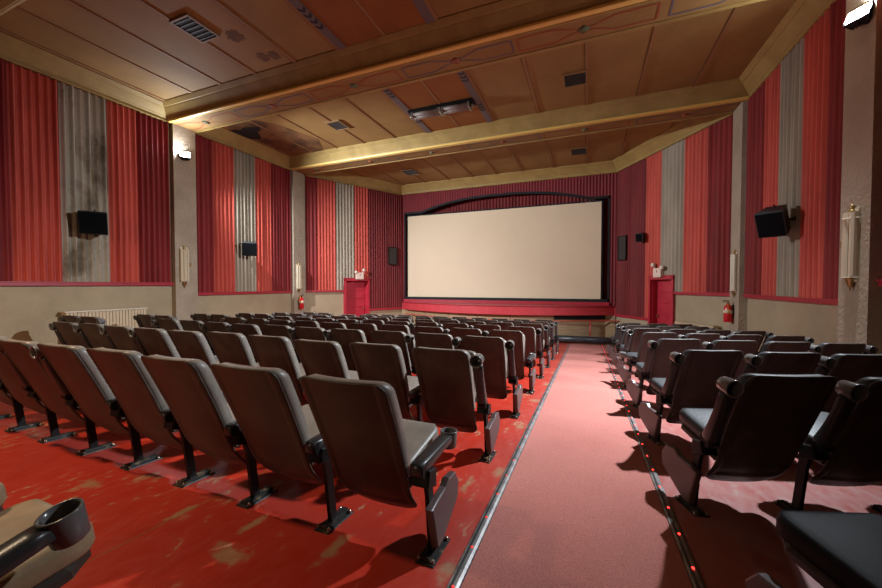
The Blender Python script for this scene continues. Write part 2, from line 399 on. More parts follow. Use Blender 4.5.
# ------------------------------------------------------------------ pleated curtains
def pleats(b, F, t0, t1, z0, z1, period=.135, amp=.032, base=.055, mi=0, seed=0, sharp=True, nz=6):
    rnd = random.Random(seed)
    n = max(2, round((t1-t0)/period)); per = n
    ph = [rnd.uniform(-.12, .12) for _ in range(n+2)]; am = [rnd.uniform(.7, 1.15) for _ in range(n+2)]
    nu = n*10
    def fn(u, v):
        s_ = u*n; i = int(min(s_, n-1e-6)); f = s_-i
        drift = .25*math.sin(v*2.2+ph[i]*9)*ph[i]
        w = .5-.5*math.cos(2*PI*(f+0))
        if sharp: w = w**1.5
        a = amp*am[i]*(.85+.15*math.sin(3*v+i))
        t = t0+(t1-t0)*u + drift*(t1-t0)/n*math.sin(PI*f)
        zz0 = z0(t) if callable(z0) else z0
        p = F @ Vector((t, base+a*(w-.5)*2, zz0+(z1-zz0)*v))
        return tuple(p)
    b.grid(fn, nu, nz, mi)
PAT = ['cl_dark','cl_red','cl_grey','cl_red','cl_dark']
CNAME = {'cl_dark':'maroon','cl_red':'coral red','cl_grey':'stone grey','cl_greyD':'stained stone grey','cl_stage':'dark maroon'}
def place_label(side, bay): return {('L',1):'between the two pilasters nearest the radiator', }.get((side, bay))
SPAN = {  # (wall, bay): bounds
 ('L',1): [2.42,3.04,3.69,4.43,4.96,5.63], ('L',2): [6.2,6.72,7.34,8.04,8.62,9.41],
 ('R',1): [2.42,3.04,3.69,4.43,4.96,5.63], ('R',2): [6.2,6.72,7.34,8.05,8.62,9.41],
}
WHERE = {('L',1):'on long wall above the big radiator', ('L',2):'on long wall beyond the flood lamp',
         ('R',1):'on wall beside large sconce, camera side', ('R',2):'on wall beyond the large ribbed sconce'}
ORD = {0:'at the near end', 1:'second along', 2:'in the middle', 3:'fourth along', 4:'at the stage end'}
for (w, bay), t in SPAN.items():
    F = FL if w == 'L' else FR
    for i in range(5):
        m = PAT[i]
        if (w, bay, i) == ('L', 1, 2): m = 'cl_greyD'
        b = MB(); z0 = 1.262 if bay == 1 else 1.01
        pleats(b, F, t[i], t[i+1], z0, ZK-.01, period=.115 if bay == 1 else .118, amp=.042, mi=0, seed=i*7+bay*31+(w == 'R')*100)
        o = b.build('pleated_curtain', M[m])
        tag(o, '%s pleated curtain %s, %s' % (CNAME[m], WHERE[(w, bay)], ORD[i]), 'curtain', 'pleated wall curtains')
spl = {'L': ([.12,.54,1.25,2.01,2.63,lenL-.02], FSL, DL), 'R': ([.12,.79,1.51,2.32,2.95,lenR-.02], FSR, DR)}
for w, (t, F, D) in spl.items():
    for i in range(5):
        m = PAT[i] if i < 4 else 'cl_stage'
        b = MB()
        zlow = .25 if w == 'L' else .21
        z0 = (lambda t_, D=D, zlow=zlow: 1.01 if t_ < D[0]-.01 else (1.47 if t_ < D[1]+.0 else zlow)) if i < 4 else zlow
        pleats(b, F, t[i], t[i+1], z0, ZK-.01, period=.125 if i < 4 else .11, amp=.026, seed=i*5+77+(w == 'R')*50)
        # cut: the strips over the door start above its frame
        o = b.build('pleated_curtain', M[m])
        wh = 'on splayed wall by the ' + ('long-wall door' if w == 'L' else 'aisle-side door')
        tag(o, '%s pleated curtain %s, %s' % (CNAME[m], wh, {0:'next to the pilaster', 1:'second along', 2:'third along', 3:'above the door frame', 4:'beside the stage'}[i]), 'curtain', 'pleated wall curtains')

# ------------------------------------------------------------------ proscenium wall
OX0, OX1, OZ0, OZ1 = -7.27, .72, .60, 4.27
def arch(x):
    s_ = (x+3.2)/3.25
    return OZ1 + (.43*(1-abs(s_)**2.4) if abs(s_) < 1 else 0)
b = MB(); nx = 560
xs = [CL[0]+(CR[0]-CL[0])*i/nx for i in range(nx+1)]
def wv(x): return 13.8 + .014*math.cos(2*PI*x/.105)
vs = []; fs = []
for x in xs:
    vs += [(x, wv(x), arch(x) if OX0 < x < OX1 else OZ1), (x, wv(x), ZK+.01)]
for i in range(nx): fs.append((2*i, 2*i+2, 2*i+3, 2*i+1))
b.add(vs, fs, 0, True)
for x0, x1 in ((CL[0], OX0), (OX1, CR[0])):
    b.grid(lambda u, v: (x0+(x1-x0)*u, wv(x0+(x1-x0)*u), .16+(OZ1-.16)*v), 24, 2, 0)
b.box(CL[0]-.2, OX0, 13.82, 14.0, -.6, ZC, 0); b.box(OX1, CR[0]+.2, 13.82, 14.0, -.6, ZC, 0)
tag(b.build('wall_proscenium', M['cl_top']), kind='structure')
# black masking round the opening
b = MB()
n = 80
vs = []; fs = []
for i in range(n+1):
    x = OX0+(OX1-OX0)*i/n; z = arch(x)
    for (yy, zz) in ((13.78, z+.02), (13.78, z-.065), (13.86, z-.065), (13.86, z+.02)): vs.append((x, yy, zz))
for i in range(n):
    for j in range(4):
        fs.append((i*4+j, i*4+(j+1) % 4, i*4+4+(j+1) % 4, i*4+4+j))
b.add(vs, fs)
b.box(OX0-.0, OX0+.045, 13.78, 13.86, OZ0, OZ1); b.box(OX1-.06, OX1, 13.78, 13.86, OZ0, OZ1)
tag(b.build('trim_1', M['black']), kind='structure')
# backdrop curtain in the opening
b = MB()
pleats(b, wall_frame((0, 14.25), PI/2, 1), OX0-.2, OX1+.2, .45, 4.95, period=.13, amp=.025, base=0, seed=3)
tag(b.build('backdrop_curtain', M['cl_stage']), 'dark maroon pleated drape hanging behind the cinema screen under the arch', 'curtain')
b = MB(); b.box(CL[0]-.3, CR[0]+.3, 14.45, 14.6, -.6, ZC); tag(b.build('wall_stage_back', M['black']), kind='structure')
# cinema screen
sr = empty('cinema_screen', (-3.38, 13.92, .6)); tag(sr, 'wide cream blank cinema screen above the red stage lip', 'cinema screen')
sx0, sx1, sz0, sz1 = -7.16, .45, .70, 4.13
b = MB()
b.grid(lambda u, v: (sx0+(sx1-sx0)*u+3.38, 0, sz0+(sz1-sz0)*v-.6), 12, 6, 0); b.box(sx0+3.38, sx1+3.38, .004, .02, sz0-.6, sz1-.6)
b.build('screen_surface', M['screen'], sr)
b = MB(); b.box(sx0+3.33, sx1+3.43, .02, .09, sz0-.66, sz1-.54); b.build('screen_frame', M['black'], sr)
b = MB(); b.box(OX0, OX1, 13.78, 13.9, .58, .70); tag(b.build('trim_2', M['black']), kind='structure')

# ------------------------------------------------------------------ stage apron
def apr(x, y1=13.8, bul=1.33, hw=4.17, xc=-3.22):
    s_ = max(-1, min(1, (x-xc)/hw)); return y1-bul*(1-s_*s_)
st = empty('stage', (-3.22, 13.8, 0)); tag(st, 'curved low stage with a broad crimson painted lip below the cinema screen', 'stage')
def curved_slab(z0, z1, off, x0=CL[0]+.03, x1=CR[0]-.03, back=13.76, n=60):
    b = MB(); xs = [x0+(x1-x0)*i/n for i in range(n+1)]
    vs = []
    for x in xs:
        y = apr(x)+off
        for (yy, zz) in ((y, z0), (y, z1), (back, z1), (back, z0)): vs.append((x+3.22, yy-13.8, zz))
    fs = []
    for i in range(n):
        for j in range(4): fs.append((i*4+j, i*4+(j+1) % 4, i*4+4+(j+1) % 4, i*4+4+j))
    fs.append((0,1,2,3)); fs.append((n*4+3, n*4+2, n*4+1, n*4))
    b.add(vs, fs); return b
curved_slab(.165, .455, 0).build('stage_lip', M['lipred'], st)
curved_slab(.455, .485, -.03).build('lip_moulding', M['redtrim'], st)
curved_slab(-.86, .165, .18).build('stage_front', M['wood'], st)
b = MB(); b.box(OX0+3.22, OX1+3.22, -.07, -.03, .48, .60); b.build('stage_riser', M['redtrim'], st)
b = MB()
hx = [-1.04+1.70*i/8 for i in range(9)]
b.add([(x+3.22, apr(x)+.172-13.8, z) for x in hx for z in (.0, .16)], [(2*i, 2*i+2, 2*i+3, 2*i+1) for i in range(8)]); b.build('lip_shadow', M['black'], st)  # black sheet standing in for the shadow gap under the lip
b = MB()
for x in (-6.1,-4.9,-3.7,-2.5,-1.06,.1): b.box(x+3.22-.006, x+3.22+.006, apr(x)+.172-13.8, apr(x)+.19-13.8, -.8, .16)
b.build('panel_joint', M['seam'], st)
gr = empty('guard_rail', (0,0,0)); tag(gr, 'thin red guard rail with one upright post in front of the stage', 'rail')
def ry(x): return apr(x)+.02 if x > -3.22 else apr(-3.22)+.02+.12*abs(x+3.22)
xs = [-7.2+8.4*i/40 for i in range(41)]
b = MB(); b.tube([(x, min(13.62, apr(x)+.05), -.03) for x in xs], .02, 8); b.build('top_rail', M['railred'], gr)
b = MB()
for x in (-6.4, -3.2, .12): b.cyl((x, min(13.62, apr(x)+.05), fz(13)-.02), (x, min(13.62, apr(x)+.05), -.02), .024, 12)
b.build('post', M['railred'], gr)
b = MB(); zd = fz(12.9)+.15
b.cyl((-1.3, 12.86, zd), (1.25, 12.96, zd), .115, 20)
for x in (-.9, .0, .35, 1.0): b.cyl((x, 12.873+(x+1.3)*.0392, zd), (x+.03, 12.874+(x+1.3)*.0392, zd), .122, 20)
tag(b.build('floor_duct', M['pipe']), 'black round duct lying on the floor across the far end of the aisle', 'duct')

# ------------------------------------------------------------------ doors in the splayed walls
for k, (F, D, wd) in enumerate(((FSL, DL, 1), (FSR, DR, -1))):
    rt = empty('door_%d' % (k+1)); rt['kind'] = 'structure'
    zb = -.74
    b = MB(); fw = .075
    b.box(D[0], D[0]+fw, -.01, .085, zb, 1.46, 0, F); b.box(D[1]-fw, D[1], -.01, .085, zb, 1.46, 0, F)
    b.box(D[0], D[1], -.01, .085, 1.36, 1.46, 0, F); b.box(D[0]-.02, D[1]+.02, -.01, .10, 1.44, 1.475, 0, F)
    b.box(D[0]+fw-.02, D[0]+fw+.012, -.42, 0, zb, 1.38, 0, F); b.box(D[1]-fw-.012, D[1]-fw+.02, -.42, 0, zb, 1.38, 0, F)
    b.box(D[0]+fw, D[1]-fw, -.42, 0, 1.35, 1.38, 0, F)
    b.build('door_frame', M['doorred'], rt)
    b = MB(); b.box(D[0]+fw+.01, D[1]-fw-.01, -.20, -.16, zb, 1.35, 0, F)
    h = 1.35-zb; npan = 6
    for i in range(npan):
        z0 = zb+.08+i*(h-.1)/npan; z1 = z0+(h-.1)/npan-.035
        b.box(D[0]+fw+.05, D[1]-fw-.05, -.162, -.138, z0, z1, 0, F)
    b.build('door_leaf', M['doorred'], rt)
    b = MB(); tk = D[1]-fw-.09 if k == 0 else D[0]+fw+.75
    tk = D[1]-fw-.09
    b.lathe([(.0001,-.155),(.012,-.15),(.012,-.11),(.03,-.10),(.034,-.08),(.0001,-.065)], 14, 0, F @ Matrix.Translation((tk, -.01, zb+1.02)) @ Matrix.Rotation(-PI/2, 4, 'X') @ Matrix.Translation((0,0,0)))
    b.build('door_handle', M['brass'], rt)
# emergency light boxes on the door frames
for k, (F, D) in enumerate(((FSL, DL), (FSR, DR))):
    tm = D[0]+.62 if k == 0 else D[0]+.50
    L0 = F @ Vector((tm, .09, 1.40)); ang = math.atan2((F @ Vector((1,0,0))-F @ Vector((0,0,0))).y, (F @ Vector((1,0,0))-F @ Vector((0,0,0))).x)
    rt = empty('emergency_light', (0,0,0)); rt.matrix_world = F @ Matrix.Translation((tm, .09, 1.42))
    tag(rt, 'cream emergency light box with two lamp heads on ' + ('the long-wall door frame' if k == 0 else 'door frame on the aisle side'), 'emergency light', 'emergency lights over the stage doors')
    b = MB(); b.box(-.15, .15, 0, .09, 0, .26, bev=.01); b.build('light_box', M['signwhite'], rt)
    b = MB()
    b.box(-.10, .10, .088, .092, .03, .036); b.box(-.012, .012, .088, .096, .14, .20); b.build('indicator', M['redtrim'], rt)
    for sx_ in (-1, 1):
        b = MB(); zz = .36 if sx_ == (1 if k == 0 else 1) else .27
        xx = sx_*.17
        b.cyl((sx_*.11, .05, .22), (xx, .06, zz), .012, 8)
        b.lathe([(.0001,-.05),(.05,-.045),(.062,.02),(.062,.035),(.0001,.04)], 16, 0, Matrix.Translation((xx, .07, zz)) @ Matrix.Rotation(-PI/2, 4, 'X'))
        b.build('lamp_head', M['signwhite'], rt)

# ------------------------------------------------------------------ grilles beside the screen
for F, t0, t1, z0, z1, lb in ((FSL, 3.52, 3.95, 2.05, 2.78, 'dark rectangular speaker grille in maroon drape on long-wall side of stage'), (FSR, 3.75, 4.18, 2.02, 2.82, 'dark rectangular speaker grille in maroon drape on aisle side of stage')):
    rt = empty('stage_speaker_grille'); rt.matrix_world = F @ Matrix.Translation(((t0+t1)/2, .105, z0)); tag(rt, lb, 'speaker grille', 'grilles beside the screen')
    w = (t1-t0)/2; h = z1-z0
    b = MB(); b.box(-w, w, -.02, .01, 0, h); b.build('grille_cloth', M['grille'], rt)
    b = MB()
    for q in ((-w,-w+.025,0,h),(w-.025,w,0,h),(-w,w,0,.025),(-w,w,h-.025,h)): b.box(q[0], q[1], -.02, .025, q[2], q[3])
    b.build('grille_frame', M['steel'], rt)

# ------------------------------------------------------------------ wall speakers
def speaker(loc, aim, tilt, w, h, d, label, wallpt):
    rt = empty('wall_speaker', loc); tag(rt, label, 'speaker', 'wall mounted surround speakers')
    Mx = Matrix.Rotation(aim, 4, 'Z') @ Matrix.Rotation(tilt, 4, 'X')
    b = MB()   # front faces -y locally
    poly = [(-w/2,-d/2),(w/2,-d/2),(w*.36,d/2),(-w*.36,d/2)]
    b.prism(poly, -h/2, h/2, 0, Mx, bev=.012); b.build('speaker_case', M['spkbody'], rt)
    b = MB(); b.box(-w/2+.015, w/2-.015, -d/2-.014, -d/2+.004, -h/2+.02, h/2-.02, 0, Mx); b.build('front_grille', M['spk'], rt)
    b = MB(); wp = Vector(wallpt)-Vector(loc)
    b.cyl((0,0,0), wp, .018, 10); b.cyl(wp, wp*.97, .05, 12)
    b.cyl(Mx @ Vector((0, d*.3, -h/2-.05)), Mx @ Vector((0, d*.3, h/2+.04)), .012, 8)
    b.build('bracket', M['steel'], rt)
speaker((-8.97, 4.05, 2.42), R(58), R(10), .42, .44, .28, 'black surround speaker on stained stone grey curtain above the radiator', (-9.24, 4.10, 2.45))
speaker((-8.97, 7.56, 2.24), R(48), R(12), .38, .38, .28, 'small black surround speaker on long wall beyond the flood lamp', (-9.24, 7.72, 2.26))
speaker((2.78, 7.40, 2.22), R(-40), R(26), .36, .42, .32, 'large black tilted surround speaker beside the ribbed wall sconce', (3.08, 7.5, 2.26))
p = FSR @ Vector((2.93, .2, 2.64)); q = FSR @ Vector((2.93, .03, 2.66))
speaker(tuple(p), R(-40), R(10), .22, .26, .2, 'tiny black speaker on the splayed wall above the aisle-side door', tuple(q))

# ------------------------------------------------------------------ sconces
def sconce(F, t, z0, z1, label, base=.15):
    rt = empty('wall_sconce'); rt.matrix_world = F @ Matrix.Translation((t, base, z0)); tag(rt, label, 'sconce', 'tall ribbed wall sconces')
    h = z1-z0
    b = MB()
    for xx, yy in ((-.066, .045), (0, .065), (.066, .045)):
        b.lathe([(.0001, .03), (.036, .03), (.036, h), (.0001, h)], 8, 0, Matrix.Translation((xx, yy, 0)) @ Matrix.Rotation(PI/8, 4, 'Z'), smooth=False)
    b.build('glass_shade', M['glass_sconce'], rt)
    b = MB(); b.box(-.09, .09, 0, .02, -.03, h+.05, bev=.006)
    for z in (.02, h-.075):
        pts = [(.1*math.cos(a)*1.05, .01+.092*math.sin(a), z) for a in [PI*i/10 for i in range(11)]]
        b.tube(pts, .007, 6)
    b.build('back_plate', M['white'], rt)
    b = MB(); b.lathe([(.0001,-.14),(.014,-.125),(.010,-.10),(.034,-.075),(.05,-.035),(.062,.0),(.08,.02),(.0001,.03)], 16, 0, Matrix.Translation((0,.03,0)) @ Matrix.Diagonal((1,.7,1,1)))
    b.lathe([(.0001,h),(.05,h+.0),(.03,h+.03),(.018,h+.05),(.03,h+.07),(.0001,h+.10)], 12, 0, Matrix.Translation((0,.03,0)))
    b.build('brass_finial', M['brass'], rt)
    b = MB(); sg = 1
    b.box(.1, .15, .03, .06, h*.48, h*.60); b.box(.115, .135, .058, .064, h*.50, h*.53); b.box(.115, .135, .058, .064, h*.55, h*.58); b.build('switch_plate', M['grille_frame'], rt)
sconce(FL, 5.84, 1.27, 2.07, 'cream ribbed wall sconce on pilaster below the far-side flood lamp')
sconce(FL, 9.62, 1.06, 1.86, 'cream ribbed wall sconce above the fire extinguisher on the long wall')
sconce(FR, 5.90, 1.27, 2.07, 'large cream ribbed wall sconce with brass tip next to tilted speaker')
sconce(FR, 9.62, 1.06, 1.86, 'cream ribbed wall sconce above the extinguisher near the aisle-side door')

# ------------------------------------------------------------------ fire extinguishers
def extinguisher(F, t, z0, label):
    rt = empty('fire_extinguisher'); rt.matrix_world = F @ Matrix.Translation((t, .245, z0)); tag(rt, label, 'fire extinguisher', 'wall mounted fire extinguishers')
    b = MB(); b.lathe([(.0001,0),(.075,.005),(.08,.02),(.08,.31),(.06,.36),(.03,.385),(.028,.40),(.0001,.40)], 20); b.build('cylinder_body', M['redgloss'], rt)
    b = MB(); b.lathe([(.0815,.20),(.0815,.275)], 20); b.build('paper_label', M['paper'], rt)
    b = MB(); b.box(-.02,.02,-.02,.02,.40,.44); b.box(-.015,.015,-.02,.10,.44,.455); b.box(-.015,.015,-.02,.09,.47,.483); b.build('valve_handle', M['steel'], rt)
    b = MB(); b.tube([(.0,.0,.42),(-.06,.02,.43),(-.10,.03,.39),(-.105,.03,.30),(-.10,.02,.2)], .011, 8); b.build('hose', M['orange'], rt)
    b = MB(); b.box(-.03,.03,-.095,-.07,.1,.38); b.build('wall_bracket', M['steel'], rt)
extinguisher(FL, 9.66, .38, 'red fire extinguisher with pale label on long-wall pilaster beyond the radiator')
extinguisher(FR, 9.72, .38, 'red fire extinguisher with pale band on pilaster near the aisle-side door')

# ------------------------------------------------------------------ radiators
def radiator(F, t0, t1, z0, z1, label, n, shelf=True):
    rt = empty('column_radiator'); rt.matrix_world = F @ Matrix.Translation(((t0+t1)/2, .05, z0)); tag(rt, label, 'radiator', 'cream column radiators')
    L = t1-t0; h = z1-z0; w = L/n
    b = MB()
    for i in range(n):
        x = -L/2+w*(i+.5)
        for yy in (.05, .13):
            pts = [(x-w*.42, yy-.038), (x+w*.42, yy-.038), (x+w*.42, yy+.038), (x-w*.42, yy+.038)]
            b.prism(pts, .04, h-.03, 0, None, bev=.008)
        b.box(x-w*.36, x+w*.36, .02, .16, .06, .11, bev=.006); b.box(x-w*.36, x+w*.36, .02, .16, h-.09, h-.04, bev=.006)
    b.build('radiator_fins', M['radiator'], rt)
    if shelf: b = MB(); b.box(-L/2-.02, L/2+.02, 0, .19, h-.03, h, bev=.008); b.build('top_shelf', M['white'], rt)
    b = MB()
    for sx in (-1, 1):
        b.box(sx*(L/2-.05)-.02, sx*(L/2-.05)+.02, .03, .15, -.02, .05)
    b.cyl((L/2+.0, .09, .09), (L/2+.12, .09, .09), .016, 8); b.cyl((L/2+.12, .09, .1), (L/2+.12, .09, -.1), .016, 8)
    b.build('valve_pipe', M['radiator'], rt)
radiator(FL, 3.64, 4.98, -.12, .70, 'long cream column radiator under the stained curtain on the far side wall', 24)
radiator(FSR, .38, 1.55, -.40, .27, 'cream column radiator behind back rows near aisle-side door', 20, False)

# ------------------------------------------------------------------ ceiling vents, light fixture, stains, hole
def vent(x0, x1, y0, y1, label, nsl=5, along='x'):
    cx, cy = (x0+x1)/2, (y0+y1)/2; w, h = (x1-x0)/2, (y1-y0)/2
    rt = empty('ceiling_vent', (cx, cy, ZC-.024)); tag(rt, label, 'vent', 'ceiling air vents')
    b = MB(); b.box(-w, w, -h, h, -.004, .02); b.build('vent_recess', M['black'], rt)
    b = MB()
    for q in ((-w-.03,-w,-h-.03,h+.03),(w,w+.03,-h-.03,h+.03),(-w,w,-h-.03,-h),(-w,w,h,h+.03)): b.box(q[0], q[1], q[2], q[3], -.015, .02)
    b.build('vent_frame', M['grille_frame'], rt)
    b = MB()
    for i in range(nsl):
        yy = -h+2*h*(i+.5)/nsl
        b.box(-w, w, yy-.012, yy+.012, -.012, -.004)
    b.build('vent_louvres', M['grille'], rt)
vent(-6.12,-5.75,3.80,4.28,'dark louvred ceiling vent in the shadowy bay above the camera',6)
vent(-.46,-.06,7.66,8.10,'dark ceiling vent on the aisle side of the long light fixture',7)
vent(-6.24,-5.88,7.60,8.03,'dark ceiling vent between flood lamp corner and long light fixture',7)
vent(-6.30,-5.85,11.75,12.30,'dark ceiling vent over the stage, long-wall side',7)
vent(-.48,-.06,11.85,12.40,'dark ceiling vent over the stage, aisle side',7)
def stain(x, y, rx, ry, seed, label):
    rnd = random.Random(seed); b = MB(); n = 22
    pts = [(x+rx*math.cos(2*PI*i/n)*rnd.uniform(.65,1.1), y+ry*math.sin(2*PI*i/n)*rnd.uniform(.65,1.1)) for i in range(n)]
    b.prism(pts, ZC-.0035, ZC-.001); tag(b.build('ceiling_patch', M['stain2']), label, 'stain', 'rough old patches on the ceiling')
M['stain2'] = mat('grey_patch', (.12,.07,.04), .9, c2=(.19,.095,.035), nscale=9)
stain(-5.52, 4.42, .17, .17, 1, 'grey rough patch on ceiling board just past the louvred vent')
stain(-5.55, 5.02, .12, .14, 2, 'smaller grey patch on ceiling board by the first beam')
stain(-5.32, 5.05, .11, .13, 4, 'mottled grey patch touching a ceiling seam by the first beam')
b = MB()
hole = [(-9.0,6.95),(-8.8,7.02),(-8.72,7.1),(-8.5,7.02),(-8.05,7.15),(-8.2,7.3),(-8.35,7.32),(-8.55,7.62),(-8.72,7.75),(-8.95,7.6)]
b.prism(hole, ZC-.02, ZC-.002)
b.build('ceiling_hole', M['black'], ceil)
b = MB(); b.prism([(-8.98,6.5),(-8.0,6.55),(-7.5,7.3),(-7.2,8.4),(-7.6,9.1),(-8.98,9.1)], ZC-.006, ZC-.001)
M['damp'] = mat('damp_ceiling_board', (.24,.11,.038), .8, c2=(.08,.035,.012), nscale=1.6, contrast=(.42,.6))
b.build('damp_patch', M['damp'], ceil)
# long fixture
rt = empty('ceiling_light', (-3.2, 7.92, ZC-.03)); rt.rotation_euler = (0,0,R(0)); tag(rt, 'unlit long streamlined ceiling light with chrome bands and ribbed glass', 'ceiling light')
b = MB(); b.box(-.80, .80, -.14, .14, -.05, .02, bev=.015); b.build('fixture_base', M['steel'], rt)
for s_ in (-1, 1):
    b = MB()
    for yy in (-.075, 0, .075): b.cyl((s_*.06, yy, -.095-.02*(yy == 0)), (s_*.70, yy, -.095-.02*(yy == 0)), .05, 14)
    b.build('glass_shade', M['tube'], rt)
b = MB()
for xx, r_ in ((0,.035),(.70,.02),(-.70,.02),(.075,.008),(-.075,.008)):
    b.box(xx-r_, xx+r_, -.128, .128, -.155, -.04, bev=.006)
for s_ in (-1, 1): b.lathe([(.0001,-.0),(.05,.0),(.06,.03),(.03,.07),(.0001,.09)], 14, 0, Matrix.Translation((s_*.73,0,-.1)) @ Matrix.Rotation(s_*PI/2, 4, 'Y'))
b.build('chrome_band', M['chrome'], rt)

# ------------------------------------------------------------------ flood lamps
def flood(x, y, z, yaw, pitch, label):
    rt = empty('flood_lamp', (x, y, z)); tag(rt, label, 'flood lamp', 'flood lamps on the pilasters')
    Mx = Matrix.Rotation(yaw, 4, 'Z') @ Matrix.Rotation(pitch, 4, 'X')
    b = MB(); b.prism([(-.11,-.0),(.11,-.0),(.08,.10),(-.08,.10)], -.09, .09, 0, Mx); 
    for i in range(6): b.box(-.08+.03*i, -.074+.03*i, .1, .13, -.07, .07, 0, Mx)
    b.build('lamp_housing', M['steel'], rt)
    b = MB(); b.box(-.095, .095, -.012, -.002, -.07, .07, 0, Mx); b.build('lamp_lens', M['lens'], rt)
    b = MB(); s_ = 1 if x > 0 else -1
    b.box(min(0, s_*.10), max(0, s_*.10), -.015, .015, -.13, -.10); b.build('lamp_bracket', M['steel'], rt)
flood(XL+.25, 5.86, 4.36, R(55), R(-28), 'bright white flood lamp high on the pilaster of the long wall')
flood(XR-.25, 5.76, 4.34, R(-55), R(-28), 'bright white flood lamp high on the pilaster above the large sconce')
def light(kind, loc, energy, col=(1,1,1), size=.1, rot=None, **kw):
    l = bpy.data.lights.new('spot_glow', kind); l.energy = energy; l.color = col
    if kind == 'POINT': l.shadow_soft_size = size
    if kind == 'SPOT': l.shadow_soft_size = size
    for k, v in kw.items(): setattr(l, k, v)
    o = bpy.data.objects.new('spot_glow', l); COL.objects.link(o); o.location = loc
    if rot: o.rotation_euler = rot
    return o
def aim(o, tgt):
    d = Vector(tgt)-o.location; o.rotation_euler = d.to_track_quat('-Z', 'Y').to_euler()
COOL = (.84,.92,1.0)
WARM = (1.0,.74,.48)
l1 = light('SPOT', (XL+.50, 5.75, 4.26), 3500, COOL, .07, spot_size=R(114), spot_blend=1); aim(l1, (-3.2, 12.0, .4))
l2 = light('SPOT', (XR-.50, 5.70, 4.22), 4100, COOL, .07, spot_size=R(116), spot_blend=1); aim(l2, (-2.8, 6.4, -1.2))
# warm light from unseen lamps at the rear, no fixtures built
l3 = light('SPOT', (-5.0, .1, 4.7), 800, WARM, .12, spot_size=R(70), spot_blend=1); aim(l3, (-3.5, .9, 0))
l4 = light('SPOT', (-4.2, -3.8, 2.9), 800, WARM, .2, spot_size=R(50), spot_blend=.9); aim(l4, (-7.8, 3.4, -.4))
l5 = light('SPOT', (-3.4, -4.4, 2.3), 280, WARM, .3, spot_size=R(70), spot_blend=1); aim(l5, (-2.8, 6.0, -1.0))  # added broad rear fill for the chair backs, no lamp there
w = bpy.data.worlds.new('world'); S.world = w; w.use_nodes = True
w.node_tree.nodes['Background'].inputs[0].default_value = (.5,.35,.25,1); w.node_tree.nodes['Background'].inputs[1].default_value = 0.0

# ------------------------------------------------------------------ aisle carpet and light strips
AX0, AX1 = -.512, .462
b = MB()
def ais(x0, x1, y0, y1, t):
    b.add([(x0,y0,fz(y0)),(x1,y0,fz(y0)),(x1,y1,fz(y1)),(x0,y1,fz(y1)),(x0,y0,fz(y0)+t),(x1,y0,fz(y0)+t),(x1,y1,fz(y1)+t),(x0,y1,fz(y1)+t)],
          [(3,2,1,0),(4,5,6,7),(0,1,5,4),(1,2,6,5),(2,3,7,6),(3,0,4,7)])
ais(AX0+.03, AX1-.028, -4.8, 12.72, .008)
tag(b.build('aisle_carpet', M['carpet']), 'dusty red carpet runner down the sloping aisle', 'carpet')
for xc, lb in ((AX0, 'aluminium floor strip with small red lights along the middle seat block'), (AX1, 'aluminium floor strip with glowing red lights along the angled seat block')):
    rt = empty('aisle_light_strip', (xc, 0, 0)); tag(rt, lb, 'floor light strip', 'aisle edge light strips')
    def prof(pts, y0, y1):
        q = MB(); vs = []; n = len(pts)
        for y in (y0, y1):
            for x, z in pts: vs.append((x, y, z+fz(y)))
        fs = [(i, (i+1) % n, n+(i+1) % n, n+i) for i in range(n)] + [tuple(range(n)), tuple(reversed(range(n, 2*n)))]
        q.add(vs, fs); return q
    prof([(-.026,0),(-.024,.012),(-.008,.016),(.012,.016),(.024,.010),(.028,0)], -4.8, 12.72).build('strip_body', M['strip'], rt)
    prof([(-.014,.0145),(-.012,.0172),(-.003,.0185),(-.001,.0165)], -4.8, 12.72).build('rubber_channel', M['strip_dk'], rt)
    y = .58; led0 = None
    while y < 12.6:
        if led0 is None:
            q = MB(); q.lathe([(.0065,0),(.006,.003),(.0001,.005)], 10); led0 = q.build('led', M['led_dim' if xc < 0 else 'led'], rt, loc=(.002, y, fz(y)+.0165)); o = led0
        else:
            o = led0.copy(); COL.objects.link(o); o.parent = rt; o.location = (.002, y, fz(y)+.0165)
        y += .272

